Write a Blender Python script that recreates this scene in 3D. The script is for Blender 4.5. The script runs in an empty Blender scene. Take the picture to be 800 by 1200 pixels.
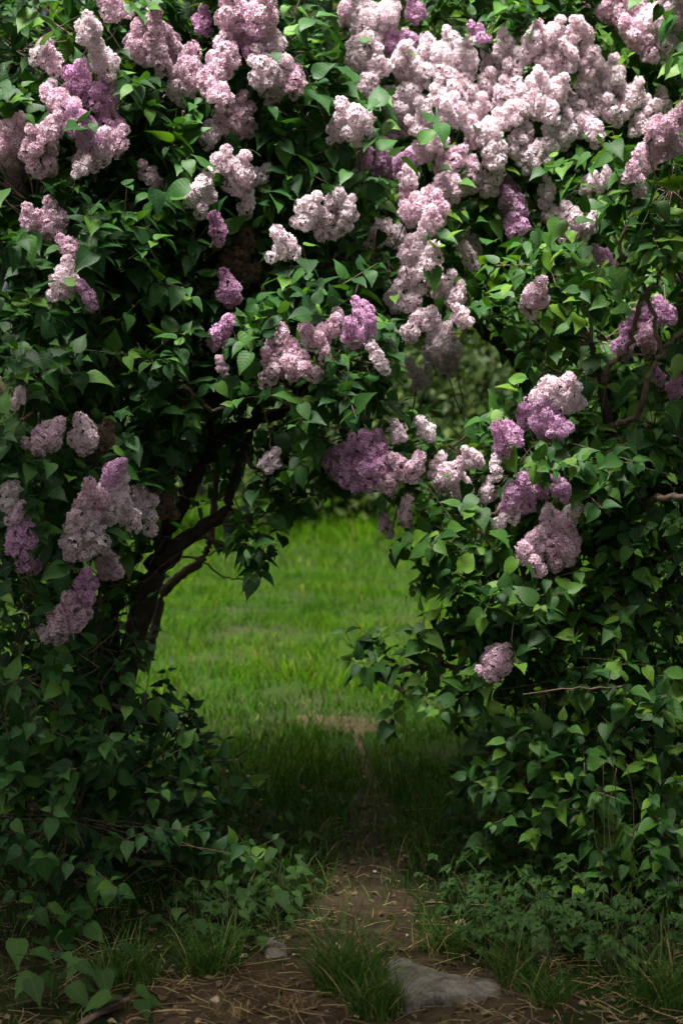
import bpy, math, random
import numpy as np
from mathutils import Matrix, Vector

# ------------------------------------------------------------------ camera, sky, sun, exposure
sc = bpy.context.scene
COL = sc.collection
F = 1667.0                                   # focal length in pixels of an 800 x 1200 frame
CAM = np.array([0.0, 0.0, 1.5])
TH = math.atan(120 / F)                      # camera looks slightly down
cam = bpy.data.cameras.new('camera')
cam.sensor_fit = 'VERTICAL'; cam.sensor_height = 36.0; cam.sensor_width = 24.0
cam.lens = 50.0; cam.clip_start = 0.05; cam.clip_end = 600
cam.dof.use_dof = True; cam.dof.focus_distance = 4.15; cam.dof.aperture_fstop = 3.0
camo = bpy.data.objects.new('camera', cam); COL.objects.link(camo)
camo.location = CAM; camo.rotation_euler = (math.pi / 2 - TH, 0, 0)
sc.camera = camo

SUN_EL, SUN_AZ = 68.0, 205.0                 # azimuth from +Y, towards +X positive
w = bpy.data.worlds.new('World'); sc.world = w; w.use_nodes = True
nt = w.node_tree; bg = nt.nodes['Background']
sky = nt.nodes.new('ShaderNodeTexSky'); sky.sky_type = 'NISHITA'; sky.sun_disc = False
sky.sun_elevation = math.radians(SUN_EL); sky.sun_rotation = math.radians(SUN_AZ)
sky.dust_density = 9.0; sky.air_density = 0.3; sky.ozone_density = 0.0
nt.links.new(sky.outputs[0], bg.inputs[0]); bg.inputs[1].default_value = 0.055
sun = bpy.data.lights.new('sun', 'SUN'); sun.energy = 2.8; sun.angle = math.radians(22); sun.color = (1.0, 0.97, 0.92)
suno = bpy.data.objects.new('sun', sun); COL.objects.link(suno)
sd = Vector((math.sin(math.radians(SUN_AZ)) * math.cos(math.radians(SUN_EL)),
             math.cos(math.radians(SUN_AZ)) * math.cos(math.radians(SUN_EL)), math.sin(math.radians(SUN_EL))))
suno.rotation_euler = sd.to_track_quat('Z', 'Y').to_euler(); suno.location = (0, 0, 30)
vs = sc.view_settings
vs.view_transform = 'Standard'; vs.look = 'None'; vs.gamma = 1.0; vs.use_curve_mapping = False
vs.exposure = 2.3
sc.cycles.max_bounces = 8; sc.cycles.diffuse_bounces = 4; sc.cycles.transmission_bounces = 4
sc.cycles.glossy_bounces = 2; sc.cycles.transparent_max_bounces = 8
sc.cycles.use_denoising = True
sc.cycles.sample_clamp_indirect = 4.0

rng = np.random.default_rng(11)
random.seed(5)

# ------------------------------------------------------------------ helpers
FW = np.array([0, math.cos(TH), -math.sin(TH)]); UP = np.array([0, math.sin(TH), math.cos(TH)]); RT = np.array([1.0, 0, 0])
def P(px, py, d):
    """world point seen at photo pixel (px, py), d metres ahead along +Y"""
    v = FW + RT * (px - 400) / F + UP * (600 - py) / F
    return CAM + v * (d / v[1])
def G(px, py, z=0.0):
    v = FW + RT * (px - 400) / F + UP * (600 - py) / F
    return CAM + v * ((z - CAM[2]) / v[2])
def proj(p):
    q = np.asarray(p) - CAM
    zc = q @ FW
    return 400 + F * (q @ RT) / zc, 600 - F * (q @ UP) / zc, q[..., 1]
def nrm(a):
    return a / np.maximum(np.linalg.norm(a, axis=-1, keepdims=True), 1e-9)
def inpoly(px, py, poly):
    px = np.asarray(px); py = np.asarray(py); r = np.zeros(px.shape, bool); n = len(poly)
    for i in range(n):
        x0, y0 = poly[i]; x1, y1 = poly[(i + 1) % n]
        c = ((y0 > py) != (y1 > py)) & (px < (x1 - x0) * (py - y0) / ((y1 - y0) if y1 != y0 else 1e-9) + x0)
        r ^= c
    return r
def noise2(x, y, s=1.0, seed=0.0):
    x = x / s + seed * 7.1; y = y / s + seed * 3.7
    return (np.sin(x * 1.7 + 1.3 * np.sin(y * 1.1 + 2)) + np.sin(y * 2.3 + 1.7 * np.sin(x * 0.9 - 1)) +
            0.6 * np.sin(3.9 * x - 2.7 * y + 1.1) + 0.5 * np.sin(5.3 * y + 4.1 * x)) / 3.1

def mesh_np(name, V, T, mats, uv=None, mi=None, smooth=True):
    """triangle mesh straight from numpy arrays"""
    V = np.ascontiguousarray(V, np.float32); T = np.ascontiguousarray(T, np.int32)
    me = bpy.data.meshes.new(name)
    me.vertices.add(len(V)); me.vertices.foreach_set('co', V.ravel())
    me.loops.add(T.size); me.loops.foreach_set('vertex_index', T.ravel())
    me.polygons.add(len(T)); me.polygons.foreach_set('loop_start', np.arange(0, T.size, 3, dtype=np.int32))
    if mi is not None: me.polygons.foreach_set('material_index', np.ascontiguousarray(mi, np.int32))
    me.polygons.foreach_set('use_smooth', np.full(len(T), smooth))
    if uv is not None:
        u = me.uv_layers.new(name='UVMap'); u.data.foreach_set('uv', np.ascontiguousarray(uv[T.ravel()], np.float32).ravel())
    for m in (mats if isinstance(mats, (list, tuple)) else [mats]): me.materials.append(m)
    me.update(calc_edges=True)
    return me
def link(name, data, parent=None, M=None):
    o = bpy.data.objects.new(name, data); COL.objects.link(o)
    if parent is not None:
        o.parent = parent
        if M is not None: o.matrix_basis = Matrix.Translation(-parent.location) @ M
        else: o.location = -parent.location
    elif M is not None: o.matrix_basis = M
    return o
def tag(o, label=None, cat=None, group=None, kind=None):
    if label: o['label'] = label
    if cat: o['category'] = cat
    if group: o['group'] = group
    if kind: o['kind'] = kind
    return o
def empty(name, loc):
    o = bpy.data.objects.new(name, None); COL.objects.link(o); o.location = Vector(loc); o.empty_display_size = 0.1
    return o
class Acc:
    """collects vertices and triangles for one mesh"""
    def __init__(s): s.V = []; s.T = []; s.U = []; s.M = []; s.n = 0
    def add(s, V, T, U=None, m=0):
        s.V.append(V); s.T.append(np.asarray(T) + s.n); s.U.append(np.zeros((len(V), 2)) if U is None else U)
        s.M.append(np.full(len(T), m)); s.n += len(V)
    def mesh(s, name, mats, smooth=True):
        return mesh_np(name, np.concatenate(s.V), np.concatenate(s.T), mats, np.concatenate(s.U), np.concatenate(s.M), smooth)

def catmull(pts, n=6):
    pts = np.asarray(pts, float); out = []
    Q = np.vstack([2 * pts[0] - pts[1], pts, 2 * pts[-1] - pts[-2]])
    for i in range(1, len(Q) - 2):
        p0, p1, p2, p3 = Q[i - 1:i + 3]
        for t in np.linspace(0, 1, n, endpoint=False):
            out.append(0.5 * (2 * p1 + (p2 - p0) * t + (2 * p0 - 5 * p1 + 4 * p2 - p3) * t * t + (3 * p1 - p0 - 3 * p2 + p3) * t ** 3))
    out.append(pts[-1]); return np.array(out)
def tube(acc, pts, rad, sides=8, m=0, wob=0.0):
    pts = np.asarray(pts, float); n = len(pts)
    rad = np.interp(np.linspace(0, 1, n), np.linspace(0, 1, len(rad)), rad)
    tg = nrm(np.gradient(pts, axis=0))
    ref = np.where(np.abs(tg[:, 2:3]) > 0.9, np.array([[1.0, 0, 0]]), np.array([[0, 0, 1.0]]))
    a = nrm(np.cross(tg, ref)); b = np.cross(tg, a)
    ang = np.linspace(0, 2 * math.pi, sides, endpoint=False)
    rr = rad[:, None] * (1 + wob * rng.normal(size=(n, sides))) if wob else np.repeat(rad[:, None], sides, 1)
    V = pts[:, None, :] + rr[..., None] * (np.cos(ang)[None, :, None] * a[:, None, :] + np.sin(ang)[None, :, None] * b[:, None, :])
    V = V.reshape(-1, 3); L = np.concatenate([[0], np.cumsum(np.linalg.norm(np.diff(pts, axis=0), axis=1))])
    U = np.stack([np.tile(ang / 6.28, n), np.repeat(L, sides)], 1)
    T = []
    for i in range(n - 1):
        for j in range(sides):
            k = (j + 1) % sides
            T += [(i * sides + j, i * sides + k, (i + 1) * sides + k), (i * sides + j, (i + 1) * sides + k, (i + 1) * sides + j)]
    for j in range(1, sides - 1):
        T += [(0, j + 1, j), ((n - 1) * sides, (n - 1) * sides + j, (n - 1) * sides + j + 1)]
    acc.add(V, T, U, m)
def twigs(acc, A, B, ra, rb, m=0, sag=None):
    """many thin three-sided straight or sagging twigs at once"""
    A = np.asarray(A, float); B = np.asarray(B, float); n = len(A)
    if n == 0: return
    mid = (A + B) / 2
    if sag is not None: mid = mid + sag
    t = nrm(B - A); ref = np.where(np.abs(t[:, 2:3]) > 0.9, np.array([[1.0, 0, 0]]), np.array([[0, 0, 1.0]]))
    a = nrm(np.cross(t, ref)); b = np.cross(t, a); V = []
    for p, r in ((A, ra), (mid, (ra + rb) / 2), (B, rb)):
        for k in range(3):
            an = k * 2.0944; V.append(p + r * (math.cos(an) * a + math.sin(an) * b))
    V = np.stack(V, 1).reshape(-1, 3); T = []
    for i in range(2):
        for j in range(3):
            k = (j + 1) % 3
            T += [(i * 3 + j, i * 3 + k, i * 3 + 3 + k), (i * 3 + j, i * 3 + 3 + k, i * 3 + 3 + j)]
    T = (np.array(T)[None] + (np.arange(n) * 9)[:, None, None]).reshape(-1, 3)
    acc.add(V, T, None, m)

# ------------------------------------------------------------------ materials
class NT:
    def __init__(s, name):
        s.m = bpy.data.materials.new(name); s.m.use_nodes = True; s.t = s.m.node_tree
        s.out = s.t.nodes['Material Output']; s.p = s.t.nodes['Principled BSDF']
    def n(s, typ, **kw):
        x = s.t.nodes.new(typ)
        for k, v in kw.items(): setattr(x, k, v)
        return x
    def l(s, a, b): s.t.links.new(a, b)
    def math(s, op, a, b=None, clamp=False):
        x = s.n('ShaderNodeMath', operation=op, use_clamp=clamp)
        for i, v in enumerate((a, b)):
            if v is None: continue
            if isinstance(v, (int, float)): x.inputs[i].default_value = v
            else: s.l(v, x.inputs[i])
        return x.outputs[0]
    def ramp(s, fac, stops, interp='LINEAR'):
        x = s.n('ShaderNodeValToRGB'); cr = x.color_ramp; cr.interpolation = interp
        while len(cr.elements) < len(stops): cr.elements.new(0.5)
        for e, (p, c) in zip(cr.elements, stops): e.position = p; e.color = (*c, 1)
        s.l(fac, x.inputs[0]); return x.outputs[0]
    def mix(s, fac, a, b, mode='MIX'):
        x = s.n('ShaderNodeMix', data_type='RGBA', blend_type=mode)
        for i, v in ((0, fac), (6, a), (7, b)):
            if isinstance(v, (int, float)): x.inputs[i].default_value = v
            elif isinstance(v, tuple): x.inputs[i].default_value = (*v, 1)
            else: s.l(v, x.inputs[i])
        return x.outputs[2]
    def noise(s, scale, detail=4, rough=0.6, coord=None):
        x = s.n('ShaderNodeTexNoise'); x.inputs['Scale'].default_value = scale; x.inputs['Detail'].default_value = detail
        x.inputs['Roughness'].default_value = rough
        if coord is None: coord = s.n('ShaderNodeTexCoord').outputs['Object']
        s.l(coord, x.inputs['Vector']); return x.outputs[0]
    def bump(s, h, strength, dist):
        x = s.n('ShaderNodeBump'); x.inputs['Strength'].default_value = strength; x.inputs['Distance'].default_value = dist
        s.l(h, x.inputs['Height']); s.l(x.outputs[0], s.p.inputs['Normal']); return x.outputs[0]
    def island(s):
        """one random number for each separate piece, whether joined or an object of its own"""
        g = s.n('ShaderNodeNewGeometry').outputs['Random Per Island']; o = s.n('ShaderNodeObjectInfo').outputs['Random']
        return s.math('FRACT', s.math('ADD', g, s.math('MULTIPLY', o, 7.31)))

def leaf_mat(name, stops, rough=0.5, trans=0.22, veins=True, spec=0.25, tint=(1.5, 1.6, 0.5)):
    N = NT(name); r = N.island()
    c = N.ramp(r, stops)
    if veins:
        uv = N.n('ShaderNodeSeparateXYZ'); N.l(N.n('ShaderNodeTexCoord').outputs['UV'], uv.inputs[0])
        s = N.math('ABSOLUTE', N.math('SUBTRACT', uv.outputs[0], 0.5))
        mid = N.math('LESS_THAN', s, 0.018)
        ph = N.math('SUBTRACT', uv.outputs[1], N.math('MULTIPLY', s, 0.55))
        vein = N.math('GREATER_THAN', N.math('SINE', N.math('MULTIPLY', ph, 44.0)), 0.9)
        both = N.math('MAXIMUM', mid, N.math('MULTIPLY', vein, 0.3))
        c = N.mix(N.math('MULTIPLY', both, 0.2), c, (0.13, 0.22, 0.08))
        N.bump(N.math('SUBTRACT', N.math('ABSOLUTE', N.math('SINE', N.math('MULTIPLY', ph, 22.0))), both), 0.2, 0.0015)
    blot = N.noise(30.0, 3)
    c = N.mix(N.math('MULTIPLY', blot, 0.5), c, N.mix(1.0, c, (0.6, 0.62, 0.55), 'MULTIPLY'))
    if veins:      # a few older leaves carry brown spots
        spot = N.math('MULTIPLY', N.math('GREATER_THAN', N.noise(95.0, 2), 0.64), N.math('GREATER_THAN', N.math('FRACT', N.math('MULTIPLY', r, 9.7)), 0.72))
        c = N.mix(N.math('MULTIPLY', spot, 0.75), c, (0.085, 0.055, 0.018))
    N.l(c, N.p.inputs['Base Color']); N.p.inputs['Roughness'].default_value = rough
    N.p.inputs['Specular IOR Level'].default_value = spec
    tr = N.n('ShaderNodeBsdfTranslucent'); N.l(N.mix(1.0, c, tint, 'MULTIPLY'), tr.inputs[0])
    mx = N.n('ShaderNodeMixShader'); mx.inputs[0].default_value = trans
    N.l(N.p.outputs[0], mx.inputs[1]); N.l(tr.outputs[0], mx.inputs[2]); N.l(mx.outputs[0], N.out.inputs[0])
    return N.m
def petal_mat(name, core, mid, tip, odd):
    N = NT(name); r = N.island(); o = N.n('ShaderNodeObjectInfo').outputs['Random']
    uv = N.n('ShaderNodeSeparateXYZ'); N.l(N.n('ShaderNodeTexCoord').outputs['UV'], uv.inputs[0])
    c = N.ramp(uv.outputs[0], [(0.0, core), (0.38, mid), (0.9, tip)])
    c = N.mix(N.math('MULTIPLY', N.math('GREATER_THAN', r, 0.72), 0.35), c, odd)
    c = N.mix(N.math('MULTIPLY', N.math('GREATER_THAN', r, 0.955), 0.6), c, (0.42, 0.30, 0.20))
    c = N.mix(N.math('MULTIPLY', r, 0.25), c, N.mix(1.0, c, (0.75, 0.6, 0.74), 'MULTIPLY'))
    c = N.mix(N.math('MULTIPLY', o, 0.5), c, N.mix(1.0, c, (1.0, 0.86, 0.92), 'MULTIPLY'))
    N.l(c, N.p.inputs['Base Color']); N.p.inputs['Roughness'].default_value = 0.7
    N.p.inputs['Specular IOR Level'].default_value = 0.2
    tr = N.n('ShaderNodeBsdfTranslucent'); N.l(c, tr.inputs[0])
    mx = N.n('ShaderNodeMixShader'); mx.inputs[0].default_value = 0.25
    N.l(N.p.outputs[0], mx.inputs[1]); N.l(tr.outputs[0], mx.inputs[2]); N.l(mx.outputs[0], N.out.inputs[0])
    return N.m
def bark_mat(name, a, b, scale=40):
    N = NT(name); h = N.noise(scale, 6, 0.7)
    N.l(N.ramp(h, [(0.3, a), (0.7, b)]), N.p.inputs['Base Color'])
    N.p.inputs['Roughness'].default_value = 0.9; N.p.inputs['Specular IOR Level'].default_value = 0.15; N.bump(h, 0.8, 0.01)
    return N.m
def plain_ramp(name, stops, rough=0.8, trans=0.0, drift=None, spec=0.2):
    N = NT(name); c = N.ramp(N.island(), stops)
    if drift: c = N.mix(N.ramp(N.noise(0.8, 5, 0.6), [(0.40, (0, 0, 0)), (0.62, (1, 1, 1))]), c, N.mix(1.0, c, drift, 'MULTIPLY'))
    N.l(c, N.p.inputs['Base Color']); N.p.inputs['Roughness'].default_value = rough; N.p.inputs['Specular IOR Level'].default_value = spec
    if trans:
        tr = N.n('ShaderNodeBsdfTranslucent'); N.l(c, tr.inputs[0])
        mx = N.n('ShaderNodeMixShader'); mx.inputs[0].default_value = trans
        N.l(N.p.outputs[0], mx.inputs[1]); N.l(tr.outputs[0], mx.inputs[2]); N.l(mx.outputs[0], N.out.inputs[0])
    return N.m

M_LEAF_L = leaf_mat('lilac_leaf_deep', [(0, (0.014, 0.058, 0.016)), (0.45, (0.025, 0.092, 0.021)), (0.8, (0.046, 0.142, 0.026)), (1, (0.110, 0.240, 0.028))])
M_LEAF_R = leaf_mat('lilac_leaf_mid', [(0, (0.015, 0.060, 0.013)), (0.40, (0.028, 0.098, 0.017)), (0.70, (0.054, 0.152, 0.022)), (1, (0.130, 0.260, 0.026))])
M_WEED = leaf_mat('weed_leaf', [(0, (0.018, 0.058, 0.010)), (0.6, (0.028, 0.082, 0.013)), (1, (0.048, 0.120, 0.018))], 0.65)
M_FAR = leaf_mat('far_leaf', [(0, (0.014, 0.032, 0.005)), (0.6, (0.022, 0.047, 0.007)), (1, (0.055, 0.090, 0.010))], 0.7, 0.2, False)
M_GRASS = plain_ramp('grass_blade', [(0, (0.014, 0.054, 0.0015)), (0.55, (0.024, 0.079, 0.002)), (0.96, (0.044, 0.106, 0.003)), (1, (0.12, 0.13, 0.03))], 0.8, 0.3, (1.75, 1.4, 1.2), 0.04)
M_GRASSD = plain_ramp('shade_grass_blade', [(0, (0.028, 0.085, 0.010)), (0.6, (0.048, 0.125, 0.014)), (0.88, (0.085, 0.165, 0.020)), (1, (0.28, 0.24, 0.10))], 0.6, 0.25)
M_STRAW = plain_ramp('dry_straw', [(0, (0.10, 0.065, 0.03)), (0.6, (0.24, 0.175, 0.08)), (1, (0.50, 0.41, 0.21))])
M_LITTER = plain_ramp('dead_leaf', [(0, (0.05, 0.036, 0.020)), (0.6, (0.11, 0.078, 0.042)), (0.93, (0.20, 0.15, 0.08)), (1, (0.42, 0.37, 0.26))])
M_BARK = bark_mat('lilac_bark', (0.022, 0.017, 0.013), (0.075, 0.058, 0.045))
M_TWIG = bark_mat('lilac_twig', (0.100, 0.072, 0.056), (0.25, 0.180, 0.140))
M_STEM = bark_mat('green_stem', (0.050, 0.090, 0.025), (0.09, 0.12, 0.04))
M_TRUNK = bark_mat('tree_bark', (0.03, 0.024, 0.018), (0.09, 0.07, 0.05), 12)
PETAL = {
 'p': petal_mat('petal_fresh_purple', (0.34, 0.09, 0.30), (0.66, 0.37, 0.62), (0.84, 0.63, 0.79), (0.62, 0.34, 0.60)),
 'm': petal_mat('petal_pink_lilac', (0.38, 0.13, 0.30), (0.80, 0.58, 0.70), (0.93, 0.83, 0.87), (0.80, 0.56, 0.68)),
 'w': petal_mat('petal_faded_pale', (0.42, 0.17, 0.30), (0.88, 0.76, 0.82), (0.96, 0.92, 0.94), (0.92, 0.86, 0.82)),
 'b': petal_mat('petal_withered', (0.10, 0.055, 0.04), (0.26, 0.18, 0.13), (0.36, 0.27, 0.20), (0.22, 0.15, 0.10)),
}

# ------------------------------------------------------------------ leaf shape
def leaf_shape(fold, curl, wave, twist, petiole=0.2, wid=0.86):
    te = np.array([-0.06, 0.02, 0.16, 0.33, 0.51, 0.68, 0.84]); we = np.array([0.17, 0.315, 0.405, 0.405, 0.325, 0.205, 0.085]) * wid
    tm = np.array([0.0, 0.06, 0.2, 0.37, 0.54, 0.70, 0.85])
    V = []; U = []
    def z(t, s): return -curl * t * t + fold * abs(s) + wave * math.sin(t * 9 + (2 if s > 0 else 0)) * abs(s) * 2 + twist * s * t
    for i in range(7):
        V += [(-we[i], te[i], z(te[i], -we[i])), (0, tm[i], z(tm[i], 0)), (we[i], te[i], z(te[i], we[i]))]
        U += [(0.5 - we[i], te[i]), (0.5, tm[i]), (0.5 + we[i], te[i])]
    V.append((0, 1.0, z(1.0, 0) - 0.03)); U.append((0.5, 1.0))
    V += [(-0.012, -petiole, 0.02), (0.012, -petiole, 0.02), (0.014, 0.03, 0.0), (-0.014, 0.03, 0.0)]; U += [(0.5, 0)] * 4
    T = []
    for i in range(6):
        a = 3 * i
        T += [(a, a + 1, a + 4), (a, a + 4, a + 3), (a + 1, a + 2, a + 5), (a + 1, a + 5, a + 4)]
    T += [(18, 19, 21), (19, 20, 21), (22, 23, 24), (22, 24, 25)]
    V = np.array(V); V[:, 1] += petiole; 
    return V, np.array(T), np.array(U)
LEAVES = [leaf_shape(*a) for a in [(0.30, 0.16, 0.02, 0.05), (0.12, 0.30, 0.05, -0.12), (0.45, 0.22, 0.03, 0.1), (0.2, 0.05, 0.06, -0.05),
                                   (0.05, 0.38, 0.04, 0.18), (0.35, 0.28, 0.05, -0.2)]]
LV = np.array([l[0] for l in LEAVES]); LT = LEAVES[0][1]; LU = LEAVES[0][2]

def leaf_mats(base, tip, nor, size):
    """(N,3) arrays -> (N,3,3) columns side, tip, normal, all scaled"""
    y = nrm(tip); x = nrm(np.cross(y, nor)); zz = np.cross(x, y)
    return np.stack([x * size[:, None], y * size[:, None], zz * size[:, None]], -1)
def join_leaves(name, base, R, var, mats, LVv=None, T=None, U=None):
    LVv = LV if LVv is None else LVv; T = LT if T is None else T; U = LU if U is None else U
    V = np.einsum('nij,nkj->nki', R, LVv[var]) + base[:, None, :]
    k = LVv.shape[1]; n = len(base)
    TT = (T[None] + (np.arange(n) * k)[:, None, None]).reshape(-1, 3)
    return mesh_np(name, V.reshape(-1, 3), TT, mats, np.tile(U, (n, 1)))

# ------------------------------------------------------------------ lilac foliage: shoots with opposite drooping leaves
ARCH = [(182, 790), (200, 712), (262, 640), (285, 700), (332, 700), (338, 616), (385, 590), (438, 588), (452, 655), (470, 705), (500, 742), (490, 790),
        (505, 850), (528, 900), (520, 980), (490, 1060), (420, 1085), (352, 1060), (322, 960), (268, 850)]
GAP = [(508, 405), (545, 378), (585, 395), (592, 440), (565, 480), (520, 478), (505, 445)]
def world_xz(poly, d): return [tuple(P(x, y, d)[[0, 2]]) for x, y in poly]
ARCH_W = world_xz(ARCH, 4.4); GAP_W = world_xz(GAP, 4.6)
def clear_way(p):
    """the walk-through below the arch and the small opening beside it: tunnels in world space"""
    a = inpoly(p[:, 0], p[:, 2], ARCH_W) | inpoly(p[:, 0], p[:, 2], GAP_W)
    return ~a & (p[:, 2] > 0.05)

BARE = catmull([P(*q) for q in ((150, 745, 4.6), (188, 665, 4.6), (216, 600, 4.65), (240, 542, 4.7), (268, 508, 4.7), (302, 493, 4.7), (330, 482, 4.7))], 8)
BARE = np.concatenate([BARE, catmull([P(*q) for q in ((188, 665, 4.6), (232, 624, 4.6), (270, 600, 4.6), (284, 540, 4.62), (300, 490, 4.65))], 8)])
SLANT = catmull([P(*q) for q in ((182, 720, 5.25), (206, 680, 5.2), (232, 660, 5.2), (246, 636, 5.2), (250, 600, 5.2))], 8)
def off_trunk(p, r=0.042):
    d = np.sqrt(((p[:, None, [0, 2]] - BARE[None, :, [0, 2]]) ** 2).sum(-1)).min(1)
    e = np.sqrt(((p[:, None, [0, 2]] - SLANT[None, :, [0, 2]] * (p[:, None, 1:2] / 5.2) - np.array([0, 1.5]) * (1 - p[:, None, 1:2] / 5.2)) ** 2).sum(-1)).min(1)
    return ((d > r) | (p[:, 1] > 4.72)) & (e > 0.035)
BARE_R = np.concatenate([catmull([P(*q) for q in l], 6) for l in (((716, 500, 4.5), (704, 448, 4.48), (716, 426, 4.4), (732, 412, 4.33), (742, 384, 4.27), (752, 350, 4.22), (770, 326, 4.2)),
    ((714, 500, 4.5), (740, 492, 4.42), (752, 474, 4.36), (758, 446, 4.3), (772, 414, 4.27), (768, 384, 4.25), (758, 346, 4.24)), ((760, 588, 4.3), (815, 582, 4.1)))])
def off_branch(p, r=0.045):
    d = np.sqrt(((p[:, None, [0, 2]] - BARE_R[None, :, [0, 2]]) ** 2).sum(-1)).min(1)
    return (d > r) | (p[:, 1] > 4.45)
def shoots(lobes, per_m2, leaf, keep_clear=True, back=0.35):
    """lobes: (px, py, d, rx, ry, rz[, density]) -> shoot bases, tips, lobe centres"""
    A = []; B = []; C = []
    for lb in lobes:
        c = P(*lb[:3]) if len(lb) < 8 else np.array(lb[:3]); r = np.array(lb[3:6]); dn = lb[6] if len(lb) > 6 else 1.0
        area = 4 * math.pi * ((r[0] * r[1]) ** 1.6 / 3 + (r[0] * r[2]) ** 1.6 / 3 + (r[1] * r[2]) ** 1.6 / 3) ** (1 / 1.6)
        n = int(area * per_m2 * dn)
        v = nrm(rng.normal(size=(n, 3))); 
        keep = (v[:, 1] < 0.25) | (rng.random(n) < back); v = v[keep]; n = len(v)
        cq = c + v * r
        cl = np.sin(cq[:, 0] * 21 + 2 * np.sin(cq[:, 2] * 13)) + np.sin(cq[:, 2] * 24 + 2 * np.sin(cq[:, 0] * 11 + cq[:, 1] * 9)) + np.sin(cq[:, 1] * 19 + cq[:, 0] * 7)
        kp = rng.random(n) < np.clip(0.78 + 0.42 * cl, 0.10, 1); v = v[kp]; n = len(v)
        rad = 1 - 0.55 * rng.random(n) ** 1.6
        rad = rad * (1 + 0.12 * noise2(v[:, 0] * 3, v[:, 2] * 3, 1, c[0]))
        p = c + v * r * rad[:, None]
        s = nrm(v * 0.75 + np.array([0, -0.12, 0.25]) + rng.normal(size=(n, 3)) * 0.45)
        A.append(p); B.append(p + s * (0.10 + 0.10 * rng.random(n))[:, None]); C.append(np.repeat(c[None], n, 0))
    A = np.concatenate(A); B = np.concatenate(B); C = np.concatenate(C)
    if keep_clear:
        k = clear_way(A) & clear_way(B); A, B, C = A[k], B[k], C[k]
    else:
        k = (A[:, 2] > 0.05) & (B[:, 2] > 0.05); A, B, C = A[k], B[k], C[k]
    return A, B, C
def leaves_on(A, B, leaf, pairs=4, droop=0.38):
    bs = []; tp = []; nr = []; sz = []
    ax = nrm(B - A); n = len(A)
    ref = nrm(np.cross(ax, nrm(rng.normal(size=(n, 3))))); ref2 = np.cross(ax, ref)
    out = nrm(ax + np.array([0, -0.3, 0.0]))
    for k in range(pairs + 1):
        t = 0.12 + 0.88 * k / pairs
        e = ref if k % 2 == 0 else ref2
        for sgn in (1, -1):
            if k == pairs and sgn == -1: pass
            ok = rng.random(n) < 0.9
            d = nrm(e * sgn * 0.9 + ax * (0.35 + 0.5 * (k == pairs)) + np.array([0, -0.05, -droop]) + rng.normal(size=(n, 3)) * 0.3)
            no = nrm(np.array([0, -0.22, 0.95]) + out * 0.4 + rng.normal(size=(n, 3)) * 0.35)
            s = leaf * (0.58 + 0.78 * rng.random(n)) * (0.7 if k == pairs else 1.0)
            bs.append((A + (B - A) * t)[ok]); tp.append(d[ok]); nr.append(no[ok]); sz.append(s[ok])
    sz = [q * np.clip(0.80 + 0.13 * b_[:, 2], 0.82, 1.12) for q, b_ in zip(sz, bs)]     # shaded low leaves stay smaller
    b = np.concatenate(bs); tpp = np.concatenate(tp); nn = np.concatenate(nr); ss = np.concatenate(sz)
    return b, leaf_mats(b, tpp, nn, ss), rng.integers(0, len(LEAVES), len(b)), ss

# ------------------------------------------------------------------ flower clusters (panicles of double florets)
def floret(nrmv, c, size, tw):
    """four petals, two layers, sharing a centre"""
    a = np.cross(nrmv, [0.3, 0.5, 0.81]); a /= np.linalg.norm(a); b = np.cross(nrmv, a)
    V = []; U = []; T = []
    for layer, (sc_, up) in enumerate(((1.0, 0.10), (0.62, 0.32))):
        o = len(V); V.append(c + nrmv * size * (0.0 + 0.12 * layer)); U.append((0.0, 0))
        for k in range(4):
            t0 = tw + k * math.pi / 2 + layer * 0.785
            for dt, rr, uu, zz in ((-0.52, 0.42, 0.7, up * 0.6), (0.0, 0.56, 1.0, up), (0.52, 0.42, 0.7, up * 0.6)):
                V.append(c + size * sc_ * rr * (math.cos(t0 + dt) * a + math.sin(t0 + dt) * b) + nrmv * size * zz * (0.8 + 0.5 * random.random())); U.append((uu, 0))
            i = o + 1 + 3 * k; T += [(o, i, i + 1), (o, i + 1, i + 2)]
    return np.array(V), np.array(T), np.array(U)
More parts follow.
